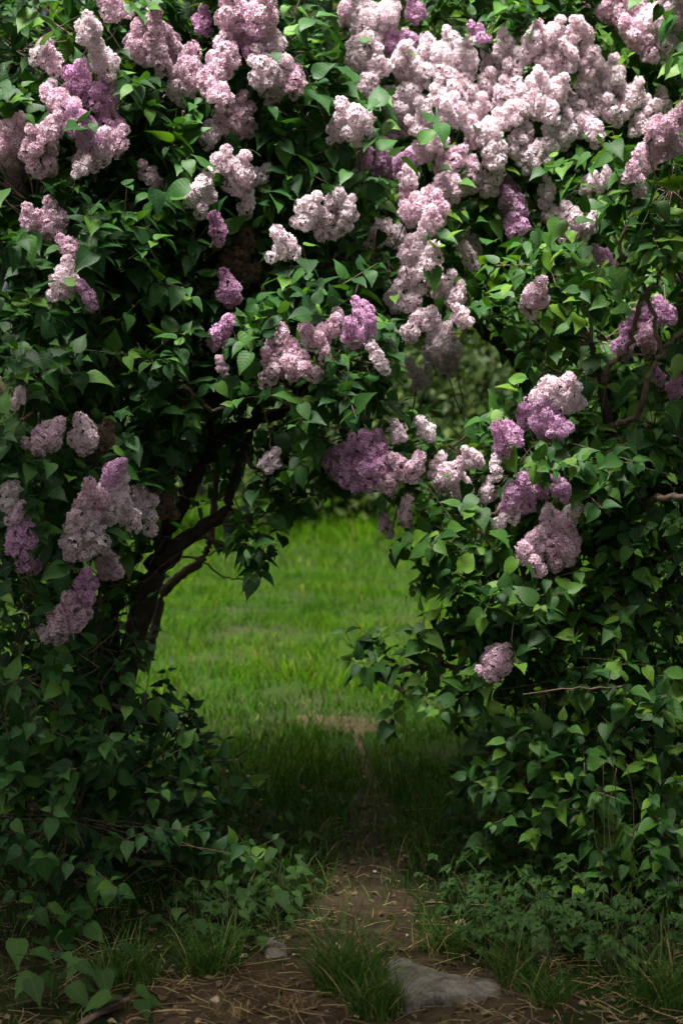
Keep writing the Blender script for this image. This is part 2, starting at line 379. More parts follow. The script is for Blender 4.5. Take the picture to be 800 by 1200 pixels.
def panicle_mesh(name, dia, seed, fsize=0.0145):
    random.seed(seed); R = np.random.default_rng(seed); acc = Acc()
    H = dia * (1.0 + 0.28 * R.random()); rmax = dia * 0.5
    knobs = []
    nl = max(3, int(H / 0.024))
    for i in range(nl):
        t = (i + 0.5) / nl; rr = rmax * (0.55 + 0.45 * math.sin(min(1, t * 2.2) * math.pi / 2)) * (1 - max(0, t - 0.35) ** 1.3 * 1.25)
        kr = min(0.026, max(0.014, rr * 0.5)) * (0.85 + 0.35 * R.random())
        m = max(1, int(2 * math.pi * max(rr - kr, 0) / (kr * 1.95)))
        for j in range(m):
            an = j * 2 * math.pi / m + i * 1.1 + R.normal() * 0.25; d = max(0, rr - kr) * (0.9 + 0.25 * R.random())
            knobs.append((np.array([d * math.cos(an), d * math.sin(an), (t - 0.5) * H + R.normal() * 0.006]), kr))
    knobs.append((np.array([0, 0, H * 0.46]), 0.015))
    centres = np.array([k[0] for k in knobs])
    for c, kr in knobs:
        n = int(4 * math.pi * kr * kr / (fsize * fsize * 0.52))
        v = nrm(R.normal(size=(n, 3)))
        # spread the florets evenly
        for _ in range(3):
            dlt = v[:, None] - v[None]; d2 = (dlt ** 2).sum(-1) + np.eye(n); v = nrm(v + (dlt / d2[..., None] ** 1.5).sum(1) * 0.12 / n * 3)
        for q in v:
            p = c + q * kr * (0.88 + 0.24 * R.random())
            dd = np.linalg.norm(centres - p, axis=1) - np.array([k[1] for k in knobs])
            if dd.min() < -0.006: continue
            if p[0] ** 2 + p[1] ** 2 < (rmax * 0.25) ** 2 and abs(p[2]) < H * 0.3: continue
            nv = nrm(q + R.normal(size=3) * 0.35)
            V, T, U = floret(nv, p, fsize * (0.85 + 0.4 * R.random()), R.random() * 6.28); acc.add(V, T, U)
    tube(acc, [(0, 0, -H * 0.62), (0, 0, 0), (0, 0, H * 0.45)], [0.003, 0.002, 0.001], 4, 1)
    for c, kr in knobs: tube(acc, [(0, 0, c[2] - 0.02), c * 0.6 + np.array([0, 0, c[2] * 0.4 - 0.005]), c], [0.0016, 0.001], 3, 1)
    return acc.mesh(name, [PETAL['m'], M_STEM], False), H
PAN = []
for i, dia in enumerate((0.062, 0.062, 0.085, 0.085, 0.085, 0.115, 0.115, 0.115, 0.14)):
    me, H = panicle_mesh('flower_cluster_mesh', dia, 40 + i); PAN.append((dia, H, me))

# photo pixel x, y, radius, colour key
FL_L = """127 3 18 m;104 34 17 w;110 48 13 w;172 40 24 m;194 56 22 m;182 62 17 m;238 25 14 p;274 14 24 m;304 20 26 m;292 36 18 p;264 62 21 m;318 50 17 w;306 78 20 w;
326 88 21 w;346 94 14 m;316 100 16 w;58 68 15 m;45 62 10 w;90 93 20 p;122 70 17 w;118 112 20 p;131 120 12 m;72 124 22 m;60 112 12 w;95 147 20 p;128 145 18 p;62 150 15 m;46 178 22 m;
112 176 21 m;136 165 17 m;96 196 10 w;12 160 24 m;5 185 16 m;20 206 17 p;222 80 22 m;250 90 18 m;210 100 17 w;256 110 16 m;175 205 14 m;
274 130 20 m;288 142 16 m;250 152 15 w;262 190 16 w;280 202 21 w;302 207 14 w;238 222 18 w;228 238 13 w;290 240 13 w;255 268 13 p;38 258 17 m;62 256 18 m;82 291 14 m;
362 246 20 w;386 256 20 w;400 238 12 w;333 285 15 w;290 278 14 b;330 296 12 w;75 327 19 w;102 345 13 p;268 338 17 p;261 386 14 p;276 305 20 b;290 322 16 b;265 314 14 b;
328 410 22 m;345 420 18 m;318 426 15 m;352 434 16 m;315 441 12 w;366 397 14 m;386 384 14 m;375 408 13 m;260 430 9 m;250 400 9 m;55 511 20 m;98 508 20 w;120 512 17 b;108 522 14 b;
22 468 10 w;317 540 14 w;135 556 18 p;108 585 21 m;132 582 24 w;96 602 18 w;158 582 17 w;172 604 15 w;150 606 16 w;88 636 20 w;112 628 18 w;128 662 17 m;190 590 16 b;
25 628 20 p;28 654 17 p;10 580 14 w;20 602 12 m;101 688 18 p;84 712 20 m;70 736 17 m;58 746 11 w;92 728 15 m;
425 365 14 p;411 390 14 p;432 386 13 p;440 414 12 w;446 426 10 w;398 378 11 m;
400 535 18 p;424 522 21 p;436 545 23 p;410 556 18 p;394 552 12 p;466 546 18 m;486 548 13 m;450 562 15 m;465 506 13 w;498 503 12 w;475 600 13 m;452 617 11 m;412 140 22 w;395 150 13 w;408 248 14 w"""
FL_C = """430 24 27 w;456 14 20 w;410 12 17 m;425 60 24 w;460 46 16 p;478 48 14 p;444 72 16 w;486 12 15 p;435 96 16 w;475 70 20 w;495 85 18 w;480 104 19 w;511 60 17 w;530 50 16 w;545 68 19 w;520 94 20 w;545 108 19 w;570 100 19 w;560 130 20 w;
590 110 17 w;602 130 19 w;576 150 20 w;556 155 17 w;580 176 19 w;610 165 18 w;622 182 17 w;626 44 17 w;648 40 19 w;678 42 20 w;660 64 18 w;640 74 19 w;690 66 19 w;630 98 19 w;652 104 18 w;
690 94 20 w;718 88 19 w;702 122 19 w;682 140 19 w;660 152 19 w;692 152 16 w;740 112 19 w;762 126 15 w;776 120 13 w;750 142 14 w;666 122 18 w;720 128 17 w;500 130 18 w;490 150 15 w;465 118 17 w;478 138 16 w;515 120 17 w;
535 130 17 w;540 84 16 w;575 75 17 w;600 90 17 w;610 65 17 w;590 50 15 w;615 120 16 w;640 130 17 w;640 170 16 w;560 38 13 p;460 150 16 w;500 60 14 w;
738 10 28 m;770 24 27 w;748 40 22 m;792 10 24 m;716 4 18 m;778 46 18 w;760 62 14 m;
450 186 18 p;474 191 15 p;428 186 13 p;495 176 17 w;478 208 15 w;510 165 15 w;530 188 19 m;543 206 20 m;524 214 20 m;550 192 14 m;490 240 21 m;504 258 17 m;478 236 13 m;512 242 16 m;600 240 21 p;605 258 17 p;594 224 17 p;570 216 15 w;582 206 12 w;
455 270 18 w;485 288 19 w;440 278 14 w;640 222 13 w;690 215 13 w;708 210 12 w;670 255 17 w;644 250 15 w;660 270 13 w;690 262 14 w;705 300 14 p;550 300 13 w;556 284 10 w;505 304 15 w;480 324 19 w;505 316 17 w;462 350 15 w;485 350 15 w;520 330 15 w;
535 346 14 w;540 370 15 w;500 374 19 w;482 386 15 w;514 394 17 w;530 406 15 w;524 424 15 w;495 440 14 w;506 412 16 w;484 436 11 w;530 552 18 w;540 570 16 w;520 566 15 w;552 536 14 w;512 545 12 w;572 574 13 w"""
FL_R = """776 150 20 m;760 180 20 m;786 166 17 m;768 166 16 m;742 210 13 m;795 140 14 m;627 346 18 m;760 368 17 p;740 384 16 p;730 404 15 p;776 364 14 p;756 400 14 m;748 370 13 m;650 456 19 w;672 466 15 w;634 470 12 w;
640 488 22 p;616 486 14 p;650 500 17 p;590 516 16 p;602 508 12 p;610 577 22 p;630 582 15 p;598 586 13 p;655 570 13 p;790 454 12 p;645 614 19 m;660 634 23 m;625 640 20 m;620 656 15 m;665 606 14 w;650 652 15 m;596 606 13 w;
582 776 19 m;575 768 13 m;770 440 9 p;580 548 10 w"""
def parse(s): return [(float(a), float(b), float(c), k) for a, b, c, k in (e.split() for e in s.replace('\n', '').split(';') if e.strip())]

# ------------------------------------------------------------------ ground, path, lawn
N = NT('garden_soil')
h1 = N.noise(1.2, 6); h2 = N.noise(14, 6, 0.7); h3 = N.noise(90, 4, 0.7)
c = N.ramp(h2, [(0.3, (0.018, 0.020, 0.010)), (0.55, (0.040, 0.036, 0.018)), (0.75, (0.040, 0.060, 0.016))])
c = N.mix(N.ramp(h1, [(0.40, (0.3, 0.3, 0.3)), (0.6, (1, 1, 1))]), c, (0.016, 0.042, 0.004))
N.l(N.mix(N.math('MULTIPLY', h3, 0.6), c, N.mix(1.0, c, (0.5, 0.5, 0.5), 'MULTIPLY')), N.p.inputs['Base Color'])
N.p.inputs['Roughness'].default_value = 0.95; N.p.inputs['Specular IOR Level'].default_value = 0.1; N.bump(N.math('ADD', h2, N.math('MULTIPLY', h3, 0.5)), 0.9, 0.02)
M_SOIL = N.m
N = NT('trodden_earth')
h2 = N.noise(9, 8, 0.7); h3 = N.noise(70, 6, 0.75)
c = N.ramp(h2, [(0.3, (0.050, 0.036, 0.020)), (0.5, (0.100, 0.074, 0.042)), (0.72, (0.175, 0.135, 0.080))])
N.l(N.mix(h3, c, N.mix(1.0, c, (0.55, 0.52, 0.5), 'MULTIPLY')), N.p.inputs['Base Color'])
N.p.inputs['Roughness'].default_value = 0.95; N.p.inputs['Specular IOR Level'].default_value = 0.15; N.bump(N.math('ADD', h2, h3), 0.9, 0.02)
M_PATH = N.m

def hgt(x, y): return 0.022 * noise2(x, y, 0.6, 1) * np.exp(-((y - 5) / 8) ** 2) + 0.008 * noise2(x, y, 0.13, 2) * np.exp(-((y - 4) / 5) ** 2)
def grid_mesh(name, xs, ys, zf, mat):
    X, Y = np.meshgrid(xs, ys); Z = zf(X, Y); nx, ny = len(xs), len(ys)
    V = np.stack([X, Y, Z], -1).reshape(-1, 3); i = np.arange(nx - 1)[None] + nx * np.arange(ny - 1)[:, None]; i = i.ravel()
    return mesh_np(name, V, np.concatenate([np.stack([i, i + 1, i + nx + 1], 1), np.stack([i, i + nx + 1, i + nx], 1)]), mat)
sx = np.linspace(-1, 1, 150); xs = 2.2 * sx + 300 * sx ** 9
ys = np.concatenate([-300 * np.linspace(1, 0.01, 14) ** 3, np.linspace(0.5, 8, 170), 8 + 300 * np.linspace(0.003, 1, 40) ** 2.2])
g = link('ground', grid_mesh('ground', xs, ys, hgt, M_SOIL)); tag(g, kind='structure')

# trodden path: centre line and half width along depth
PY = np.array([2.2, 3.45, 3.75, 4.05, 4.5, 5.0, 5.6, 6.1, 6.5, 6.62, 6.80, 6.92, 7.3])
PX = np.array([-0.02, 0.0, 0.0, 0.03, 0.08, 0.11, 0.12, 0.10, 0.07, 0.10, -0.06, -0.15, -0.15])
PW = np.array([1.2, 0.70, 0.42, 0.18, 0.15, 0.12, 0.05, 0.015, 0.02, 0.22, 0.30, 0.03, 0.01])
def on_path(x, y, grow=0.0):
    c = np.interp(y, PY, PX); wv = np.interp(y, PY, PW, 0, 0) * (1 + 0.28 * noise2(x * 0 + 1, y, 0.22, 4)) + grow
    return (np.abs(x - c) < wv) & (y > 2.2) & (y < 7.3)
yy = np.linspace(2.2, 7.0, 220); V = []; T = []
for side_n, u in enumerate(np.linspace(-1, 1, 21)):
    c = np.interp(yy, PY, PX); wv = np.interp(yy, PY, PW) * (1 + 0.28 * noise2(yy * 0 + 1, yy, 0.22, 4) + 0.12 * noise2(yy * 0 + u, yy, 0.06, 6))
    x = c + wv * u
    V.append(np.stack([x, yy, hgt(x, yy) + 0.006 - 0.012 * abs(u) ** 6], 1))
V = np.stack(V, 1).reshape(-1, 3); i = (np.arange(20)[None] + 21 * np.arange(219)[:, None]).ravel()
T = np.concatenate([np.stack([i, i + 1, i + 22], 1), np.stack([i, i + 22, i + 21], 1)])
tag(link('path', mesh_np('path', V, T, M_PATH)), kind='structure')

def blades(pos, hh, ww, lean, segs=3):
    n = len(pos); an = rng.random(n) * 6.283; la = rng.random(n) * 6.283
    sd_ = np.stack([np.cos(an), np.sin(an), an * 0], 1); ln = np.stack([np.cos(la), np.sin(la), la * 0], 1)
    V = []
    for k in range(segs):
        t = k / segs; c_ = pos + np.array([0, 0, 1.0]) * (hh * (t - 0.25 * lean * t * t))[:, None] + ln * (hh * lean * t * t)[:, None]
        wv = (ww * (1 - 0.55 * t))[:, None] * 0.5
        V += [c_ - sd_ * wv, c_ + sd_ * wv]
    V.append(pos + np.array([0, 0, 1.0]) * (hh * (1 - 0.25 * lean))[:, None] + ln * (hh * lean)[:, None])
    V = np.stack(V, 1); k = 2 * segs + 1; T = []
    for j in range(segs - 1): a = 2 * j; T += [(a, a + 1, a + 3), (a, a + 3, a + 2)]
    a = 2 * (segs - 1); T.append((a, a + 1, a + 2))
    return V.reshape(-1, 3), (np.array(T)[None] + (np.arange(n) * k)[:, None, None]).reshape(-1, 3)
def field(x0, x1, y0, y1, dens, hmin, hmax, wd, lean, acc, segs=3, grow=0.02, thin=None):
    n = int((x1 - x0) * (y1 - y0) * dens)
    x = rng.uniform(x0, x1, n); y = rng.uniform(y0, y1, n)
    cl = noise2(x, y, 0.35, 9) * 0.6 + noise2(x, y, 0.11, 5) * 0.6
    k = ~on_path(x, y, grow + rng.normal(size=n) * 0.07) & (rng.random(n) < np.clip(0.6 + cl, 0.12, 1))
    if thin is not None: k &= rng.random(n) < thin(x, y)
    x, y, cl = x[k], y[k], cl[k]; n = len(x)
    pos = np.stack([x, y, hgt(x, y) - 0.004], 1)
    hh = (hmin + (hmax - hmin) * rng.random(n) ** 1.5) * (0.8 + 0.45 * cl)
    V, T = blades(pos, np.maximum(hh, 0.02), wd * (0.7 + 0.6 * rng.random(n)), lean * (0.3 + rng.random(n)), segs)
    acc.add(V, T)
acc = Acc()
field(-2.4, 2.0, 5.0, 8.2, 3000, 0.05, 0.15, 0.0055, 0.65, acc, 3)
field(-3.6, 2.8, 8.2, 13, 2700, 0.04, 0.13, 0.0052, 0.7, acc, 3)
field(-6.5, 5.0, 13, 24, 800, 0.06, 0.18, 0.009, 0.6, acc, 2)
field(-6.5, 5.5, 15.5, 19.5, 260, 0.10, 0.34, 0.016, 0.45, acc, 3)
field(-3.0, 2.4, 7.0, 15, 160, 0.08, 0.20, 0.005, 0.6, acc, 3)
tag(link('lawn_grass', acc.mesh('lawn_grass', M_GRASS)), 'bright green uncut lawn grass seen through the lilac arch', 'grass', kind='stuff')
acc = Acc()
field(-1.3, 1.3, 3.1, 5.1, 800, 0.035, 0.13, 0.0042, 0.7, acc, 3, 0.04)
field(-1.2, 1.2, 3.2, 5.0, 900, 0.02, 0.07, 0.0035, 0.9, acc, 3, -0.6)
field(-0.6, 0.7, 4.8, 7.3, 1500, 0.03, 0.10, 0.004, 0.8, acc, 3, -0.6)
field(-0.45, 0.6, 4.1, 5.6, 2400, 0.05, 0.17, 0.0045, 0.6, acc, 3, -0.05)
field(-0.6, 0.6, 6.5, 7.0, 1500, 0.03, 0.09, 0.004, 0.8, acc, 3, -0.6)
field(-0.5, 0.6, 4.0, 6.6, 1900, 0.03, 0.10, 0.004, 0.8, acc, 3, -0.4)
tag(link('shade_grass', acc.mesh('shade_grass', M_GRASSD)), 'thin dark grass along both edges of the dirt path', 'grass', kind='stuff')

# ------------------------------------------------------------------ lilac bushes
def lobe(px, py, d, r, dn=1.0, rz=None): return (px, py, d, r, r * 0.9, r if rz is None else rz, dn)
LB_L = [lobe(85, 960, 4.15, .44), lobe(190, 930, 4.55, .30), lobe(20, 1060, 3.95, .24), lobe(205, 1010, 4.35, .20, .8), lobe(120, 820, 4.3, .26), lobe(20, 800, 4.0, .26),
        lobe(45, 640, 4.0, .26), lobe(120, 690, 4.3, .20), lobe(20, 480, 3.95, .28), lobe(110, 560, 4.35, .26, .9), lobe(150, 430, 4.4, .32), lobe(70, 360, 4.2, .28), lobe(40, 240, 4.3, .33),
        lobe(180, 290, 4.5, .36), lobe(110, 120, 4.5, .38), lobe(20, 60, 4.4, .3), lobe(230, 110, 4.6, .32), lobe(330, 60, 4.75, .36), lobe(340, 190, 4.6, .30), lobe(410, 160, 4.55, .24),
        lobe(270, 390, 4.5, .24), lobe(300, 290, 4.75, .28), lobe(390, 300, 4.6, .22), lobe(385, 420, 4.3, .24), lobe(330, 440, 4.4, .20), lobe(425, 500, 4.3, .17), lobe(385, 520, 4.5, .12), lobe(340, 540, 4.5, .11),
        lobe(465, 590, 4.4, .07), lobe(308, 605, 4.4, .05, 3.0, .08), lobe(311, 650, 4.4, .025, 12, .05), lobe(210, 420, 4.7, .25), lobe(160, 520, 4.75, .22), lobe(185, 745, 4.5, .09, 1.1), lobe(140, 770, 4.45, .12), lobe(250, 490, 5.1, .18, 1.0), lobe(275, 440, 5.3, .2, .9), lobe(225, 540, 5.3, .12, .9),
        lobe(275, 570, 5.3, .10, .6), lobe(460, 440, 4.5, .12), lobe(255, 900, 4.75, .16), lobe(60, 880, 4.8, .4, .5), lobe(60, 500, 4.9, .4, .5), lobe(150, 200, 5.1, .5, .5), lobe(350, 330, 5.1, .3, .5),
        lobe(30, 720, 4.6, .35, .7), lobe(100, 840, 4.95, .34, .8), lobe(110, 700, 4.95, .20, .9), lobe(90, 600, 4.95, .25, .8), lobe(10, 880, 4.7, .4, .7), lobe(20, 150, 4.9, .45, .6), lobe(120, 60, 5.3, .45, .7), lobe(270, 0, 5.4, .4, .7), lobe(250, 60, 5.1, .4, .6), lobe(-170, 300, 4.5, .45, .5), lobe(-180, 650, 4.4, .4, .5), lobe(-170, 960, 4.3, .42, .5)]
LB_C = [lobe(440, 50, 5.1, .34), lobe(560, 90, 5.15, .38), lobe(670, 100, 5.2, .38), lobe(750, 40, 5.1, .30), lobe(500, 210, 5.0, .30), lobe(600, 220, 5.1, .30), lobe(700, 230, 5.2, .26),
        lobe(490, 335, 4.62, .20), lobe(518, 395, 4.55, .12, .8), lobe(560, 310, 5.25, .22, .7), lobe(540, 555, 4.55, .12), lobe(500, 540, 4.6, .10), lobe(450, 295, 4.7, .18), lobe(660, 330, 5.3, .22, .7),
        lobe(480, 490, 4.85, .08), lobe(560, 500, 4.9, .06), lobe(560, 20, 5.7, .3, .5), lobe(650, 0, 5.8, .35, .5), lobe(600, 130, 5.8, .5, .5), lobe(430, 250, 5.5, .4, .5), lobe(620, 330, 5.8, .25, .35)]
LB_R = [lobe(740, 250, 4.3, .22), lobe(790, 210, 4.15, .20), lobe(640, 300, 4.55, .13, .8), lobe(620, 370, 4.55, .12, .8), lobe(680, 330, 4.5, .15, .9), lobe(790, 320, 4.5, .22), lobe(700, 400, 4.85, .22, .8), lobe(640, 430, 4.6, .14), lobe(770, 450, 4.8, .25, .8),
        lobe(650, 530, 4.4, .20), lobe(590, 540, 4.5, .12), lobe(700, 570, 4.5, .2), lobe(770, 560, 4.5, .24), lobe(560, 620, 4.35, .15), lobe(600, 690, 4.35, .20), lobe(530, 680, 4.5, .12), lobe(485, 660, 4.5, .055, 1.1), lobe(690, 720, 4.5, .26),
        lobe(780, 680, 4.5, .28), lobe(640, 800, 4.4, .26), lobe(560, 790, 4.4, .14), lobe(740, 830, 4.4, .30), lobe(600, 900, 4.5, .20), lobe(570, 980, 4.7, .16, .7), lobe(680, 930, 4.4, .30), lobe(780, 960, 4.3, .32), lobe(690, 800, 4.9, .4, .5),
        lobe(640, 920, 4.9, .3, .5), lobe(760, 600, 5.0, .4, .5), lobe(770, 380, 5.2, .3, .5), lobe(960, 300, 4.6, .4, .5), lobe(970, 650, 4.6, .42, .5), lobe(960, 950, 4.5, .42, .5), lobe(900, 60, 4.8, .4, .5)]
FREE_R = [lobe(480, 780, 4.3, .075, 2.2, .055), lobe(515, 765, 4.35, .07, 1.8, .05), lobe(445, 797, 4.3, .045, 3.2, .045), lobe(535, 785, 4.4, .08, 1.5)]

def build_bush(lobes, free, leaf, dens):
    A, B, C = shoots(lobes, dens, leaf)
    if free:
        a, b, c_ = shoots(free, dens * 1.2, leaf, False); A = np.concatenate([A, a]); B = np.concatenate([B, b]); C = np.concatenate([C, c_])
    b, R, v, s = leaves_on(A, B, leaf)
    tip = b + R[:, :, 1] * 0.7
    k = clear_way(tip) if not free else (clear_way(tip) | (tip[:, 0] < P(500, 800, 4.3)[0]) & (tip[:, 2] < 0.85) & (tip[:, 2] > 0.4))
    k &= (b + R[:, :, 1] * 1.2)[:, 2] > 0.02
    k &= off_branch(tip) if free else off_trunk(tip)
    return dict(A=A, B=B, C=C, b=b[k], R=R[k], v=v[k], s=s[k])
BU = {'L': build_bush(LB_L, [], 0.063, 100), 'C': build_bush(LB_C, [], 0.064, 84), 'R': build_bush(LB_R, FREE_R, 0.067, 104)}
print('leaves', {k: len(v['b']) for k, v in BU.items()})

CELL = 6; GW, GH = 800 // CELL + 1, 1200 // CELL + 1
def zbuffer(pts):
    x, y, d = proj(pts); zb = np.full((GH, GW), 99.0)
    k = (x >= 0) & (x < 800) & (y >= 0) & (y < 1200)
    np.minimum.at(zb, ((y[k] / CELL).astype(int), (x[k] / CELL).astype(int)), d[k]); return zb
# set every flower cluster on the outside of its own bush
FLOW = {}
for key, src in (('L', FL_L), ('C', FL_C), ('R', FL_R)):
    bu = BU[key]; zb = zbuffer(bu['b'] + bu['R'][:, :, 1] * 0.6); lst = []
    for px, py, r, kk in parse(src):
        cx, cy = int(min(max(px, 2), 797) / CELL), int(min(max(py, 2), 1197) / CELL); m = max(2, int(r / CELL) + 1)
        win = zb[max(0, cy - m):cy + m + 1, max(0, cx - m):cx + m + 1]; win = win[win < 50]
        d = (np.percentile(win, 12) - 0.02 if len(win) > 2 else {'L': 4.4, 'C': 5.0, 'R': 4.5}[key])
        if kk in 'b': d += 0.12
        dia = 2 * r / F * d
        lst.append((P(px, py, d + 0.02), dia, kk, px, py, r, d + 0.02))
    FLOW[key] = lst
allf = np.array([(f[3], f[4], f[5], f[6]) for l in FLOW.values() for f in l])
for key, bu in BU.items():
    cpt = bu['b'] + bu['R'][:, :, 1] * 0.65; x, y, d = proj(cpt); kill = np.zeros(len(x), bool)
    for fx, fy, fr, fd in allf:
        near = ((x - fx) ** 2 + (y - fy) ** 2 < (fr * 1.0 + 7) ** 2) & (d < fd + 0.04)
        kill |= near
    kill &= rng.random(len(x)) < 0.94
    for k in ('b', 'R', 'v', 's'): bu[k] = bu[k][~kill]
    kill = np.zeros(len(bu['A']), bool)
    for q in (bu['A'], bu['B'], (bu['A'] + bu['B']) / 2, bu['A'] * .6 + bu['C'] * .4):
        x, y, d = proj(q)
        for fx, fy, fr, fd in allf: kill |= ((x - fx) ** 2 + (y - fy) ** 2 < (fr + 2) ** 2) & (d < fd + 0.05)
    bu['C0'] = bu['C']
    for k in 'ABC': bu[k] = bu[k][~kill]

zall = zbuffer(np.concatenate([bu['b'] + bu['R'][:, :, 1] * t for bu in BU.values() for t in (0.3, 0.6, 0.9)]))
def show_score(bu):
    c_ = bu['b'] + bu['R'][:, :, 1] * 0.65; x, y, d = proj(c_); vis = np.zeros(len(x))
    for t in (0.35, 0.65, 0.95):
        p = bu['b'] + bu['R'][:, :, 1] * t; xx, yv, dd = proj(p); k = (xx >= 0) & (xx < 800) & (yv >= 0) & (yv < 1200)
        vis += np.where(k, dd <= zall[np.clip((yv / CELL).astype(int), 0, GH - 1), np.clip((xx / CELL).astype(int), 0, GW - 1)] + 0.015, 0)
    facing = np.abs(np.einsum('ij,ij->i', nrm(bu['R'][:, :, 2]), nrm(c_ - CAM)))
    return vis * (bu['s'] / d) ** 2 * (0.2 + facing)

TRUNKS = {'L': dict(
  trunk=[([(110, 1090, 4.62), (118, 980, 4.6), (135, 850, 4.62), (160, 745, 4.6), (188, 665, 4.6), (232, 622, 4.6), (272, 597, 4.6)], [.055, .046, .038, .033, .026, .019]),
         ([(126, 1075, 4.75), (130, 900, 4.75), (160, 735, 4.74), (182, 655, 4.72), (216, 588, 4.7), (240, 540, 4.7), (268, 506, 4.7), (302, 492, 4.7), (334, 480, 4.7), (350, 440, 4.7), (365, 370, 4.75), (372, 260, 4.8)], [.042, .036, .031, .027, .024, .022, .020, .019, .016, .012, .008])],
  branch=[([(266, 600, 4.61), (272, 570, 4.62), (286, 528, 4.64), (300, 486, 4.66), (322, 436, 4.6), (345, 380, 4.55)], [.016, .014, .012, .007]),
          ([(190, 665, 4.72), (198, 600, 4.75), (198, 500, 4.76), (203, 400, 4.75), (200, 260, 4.7), (190, 120, 4.7)], [.022, .018, .016, .007]),
          ([(243, 538, 4.71), (246, 480, 4.72), (245, 420, 4.72), (236, 330, 4.7), (240, 200, 4.7)], [.014, .012, .006]),
          ([(174, 770, 5.3), (188, 705, 5.25), (206, 680, 5.2), (232, 660, 5.2), (246, 636, 5.2), (250, 600, 5.2), (254, 550, 5.2), (265, 470, 5.2)], [.020, .018, .016, .013, .008]),
          ([(140, 830, 4.62), (90, 720, 4.4), (60, 600, 4.3), (50, 450, 4.25), (45, 300, 4.3)], [.024, .018, .008]),
          ([(135, 870, 4.66), (130, 700, 4.8), (140, 550, 4.75), (130, 350, 4.7), (120, 150, 4.65)], [.026, .02, .008]),
          ([(365, 372, 4.75), (400, 300, 4.65), (420, 200, 4.6), (440, 140, 4.6)], [.01, .005]),
          ([(214, 452, 4.2), (232, 466, 4.25), (246, 480, 4.3), (268, 476, 4.32), (296, 462, 4.3), (308, 460, 4.28), (340, 476, 4.25)], [.0055, .0065, .005, .003]),
          ([(300, 462, 4.3), (312, 490, 4.28), (318, 528, 4.25)], [.003, .0022]),
          ([(194, 650, 4.66), (232, 656, 4.55), (262, 676, 4.5), (292, 680, 4.48)], [.004, .0025]),
          ([(226, 662, 4.55), (256, 644, 4.5), (286, 634, 4.48)], [.003, .0018]),
          ([(22, 668, 3.9), (34, 692, 3.95), (60, 720, 4.1)], [.003, .005]),
          ([(215, 130, 4.3), (205, 155, 4.35), (190, 178, 4.4)], [.004, .005])]),
 'C': dict(
  trunk=[([(655, 955, 5.4), (650, 800, 5.4), (640, 650, 5.4), (625, 520, 5.35), (612, 440, 5.3), (590, 408, 5.25), (562, 384, 5.2), (530, 350, 5.15), (510, 250, 5.15), (480, 120, 5.15)], [.045, .04, .034, .026, .018, .015, .010])],
  branch=[([(616, 460, 5.32), (625, 380, 5.3), (640, 260, 5.3), (660, 120, 5.3), (670, 20, 5.4)], [.02, .016, .008]),
          ([(612, 440, 5.3), (606, 360, 5.3), (590, 260, 5.25), (570, 150, 5.2)], [.014, .011, .006]),
          ([(588, 408, 5.25), (600, 380, 5.15), (618, 368, 5.1)], [.005, .003]),
          ([(562, 384, 5.2), (552, 365, 5.1), (545, 335, 5.05)], [.005, .003]),
          ([(620, 480, 5.33), (580, 520, 5.1), (545, 540, 4.95)], [.010, .006]),
          ([(648, 300, 5.3), (700, 200, 5.25), (750, 60, 5.2)], [.010, .006])]),
 'R': dict(
  trunk=[([(752, 1050, 4.6), (745, 900, 4.6), (740, 760, 4.6), (742, 660, 4.58), (726, 560, 4.54), (712, 490, 4.5), (702, 440, 4.48), (692, 402, 4.46)], [.040, .034, .028, .024, .018, .013, .008]),
         ([(700, 1040, 4.7), (690, 900, 4.72), (680, 780, 4.7), (660, 680, 4.6), (640, 600, 4.55), (630, 520, 4.5)], [.034, .028, .018, .008])],
  branch=[([(704, 448, 4.48), (716, 426, 4.4), (732, 412, 4.33), (742, 384, 4.27), (752, 350, 4.22), (770, 326, 4.2), (785, 300, 4.2)], [.010, .0085, .0075, .005]),
          ([(714, 500, 4.5), (740, 492, 4.42), (752, 474, 4.36), (758, 446, 4.3), (772, 414, 4.27), (768, 384, 4.25), (758, 346, 4.24), (745, 310, 4.22)], [.010, .009, .0075, .0045]),
          ([(772, 414, 4.27), (790, 396, 4.22), (812, 372, 4.18)], [.006, .0045]),
          ([(726, 412, 4.34), (750, 416, 4.3), (768, 412, 4.27)], [.0025, .002]),
          ([(740, 610, 4.56), (758, 590, 4.35), (776, 583, 4.2), (815, 582, 4.1)], [.012, .011, .010]),
          ([(680, 790, 4.7), (600, 790, 4.55), (520, 780, 4.4), (450, 790, 4.3), (420, 805, 4.28)], [.012, .008, .003]),
          ([(660, 690, 4.6), (590, 680, 4.5), (520, 675, 4.5), (480, 655, 4.5)], [.010, .006, .003]),
          ([(640, 610, 4.55), (590, 600, 4.4), (560, 610, 4.38)], [.008, .004]),
          ([(742, 700, 4.6), (790, 640, 4.5), (800, 520, 4.6), (795, 300, 4.5), (800, 180, 4.3)], [.016, .012, .006]),
          ([(612, 814, 4.0), (680, 806, 4.05), (740, 804, 4.2)], [.0018, .003])])}
BASE = {'L': (118, 1090, 4.65), 'C': (655, 955, 5.4), 'R': (728, 1050, 4.62)}
LABELS = {'L': 'tall dark-leaved lilac bush with curving black trunk and low leafy skirt, left of the path',
          'C': 'lilac bush crowned with a dense mass of faded pale pink blossom above the arch',
          'R': 'lilac bush with pinkish brown forked branches right of the path, behind the stone slab'}
LMAT = {'L': M_LEAF_L, 'C': M_LEAF_R, 'R': M_LEAF_R}
LEAF_ME = {k: [mesh_np('lilac_leaf', LV[i], LT, LMAT[k], LU) for i in range(len(LEAVES))] for k in 'LCR'}
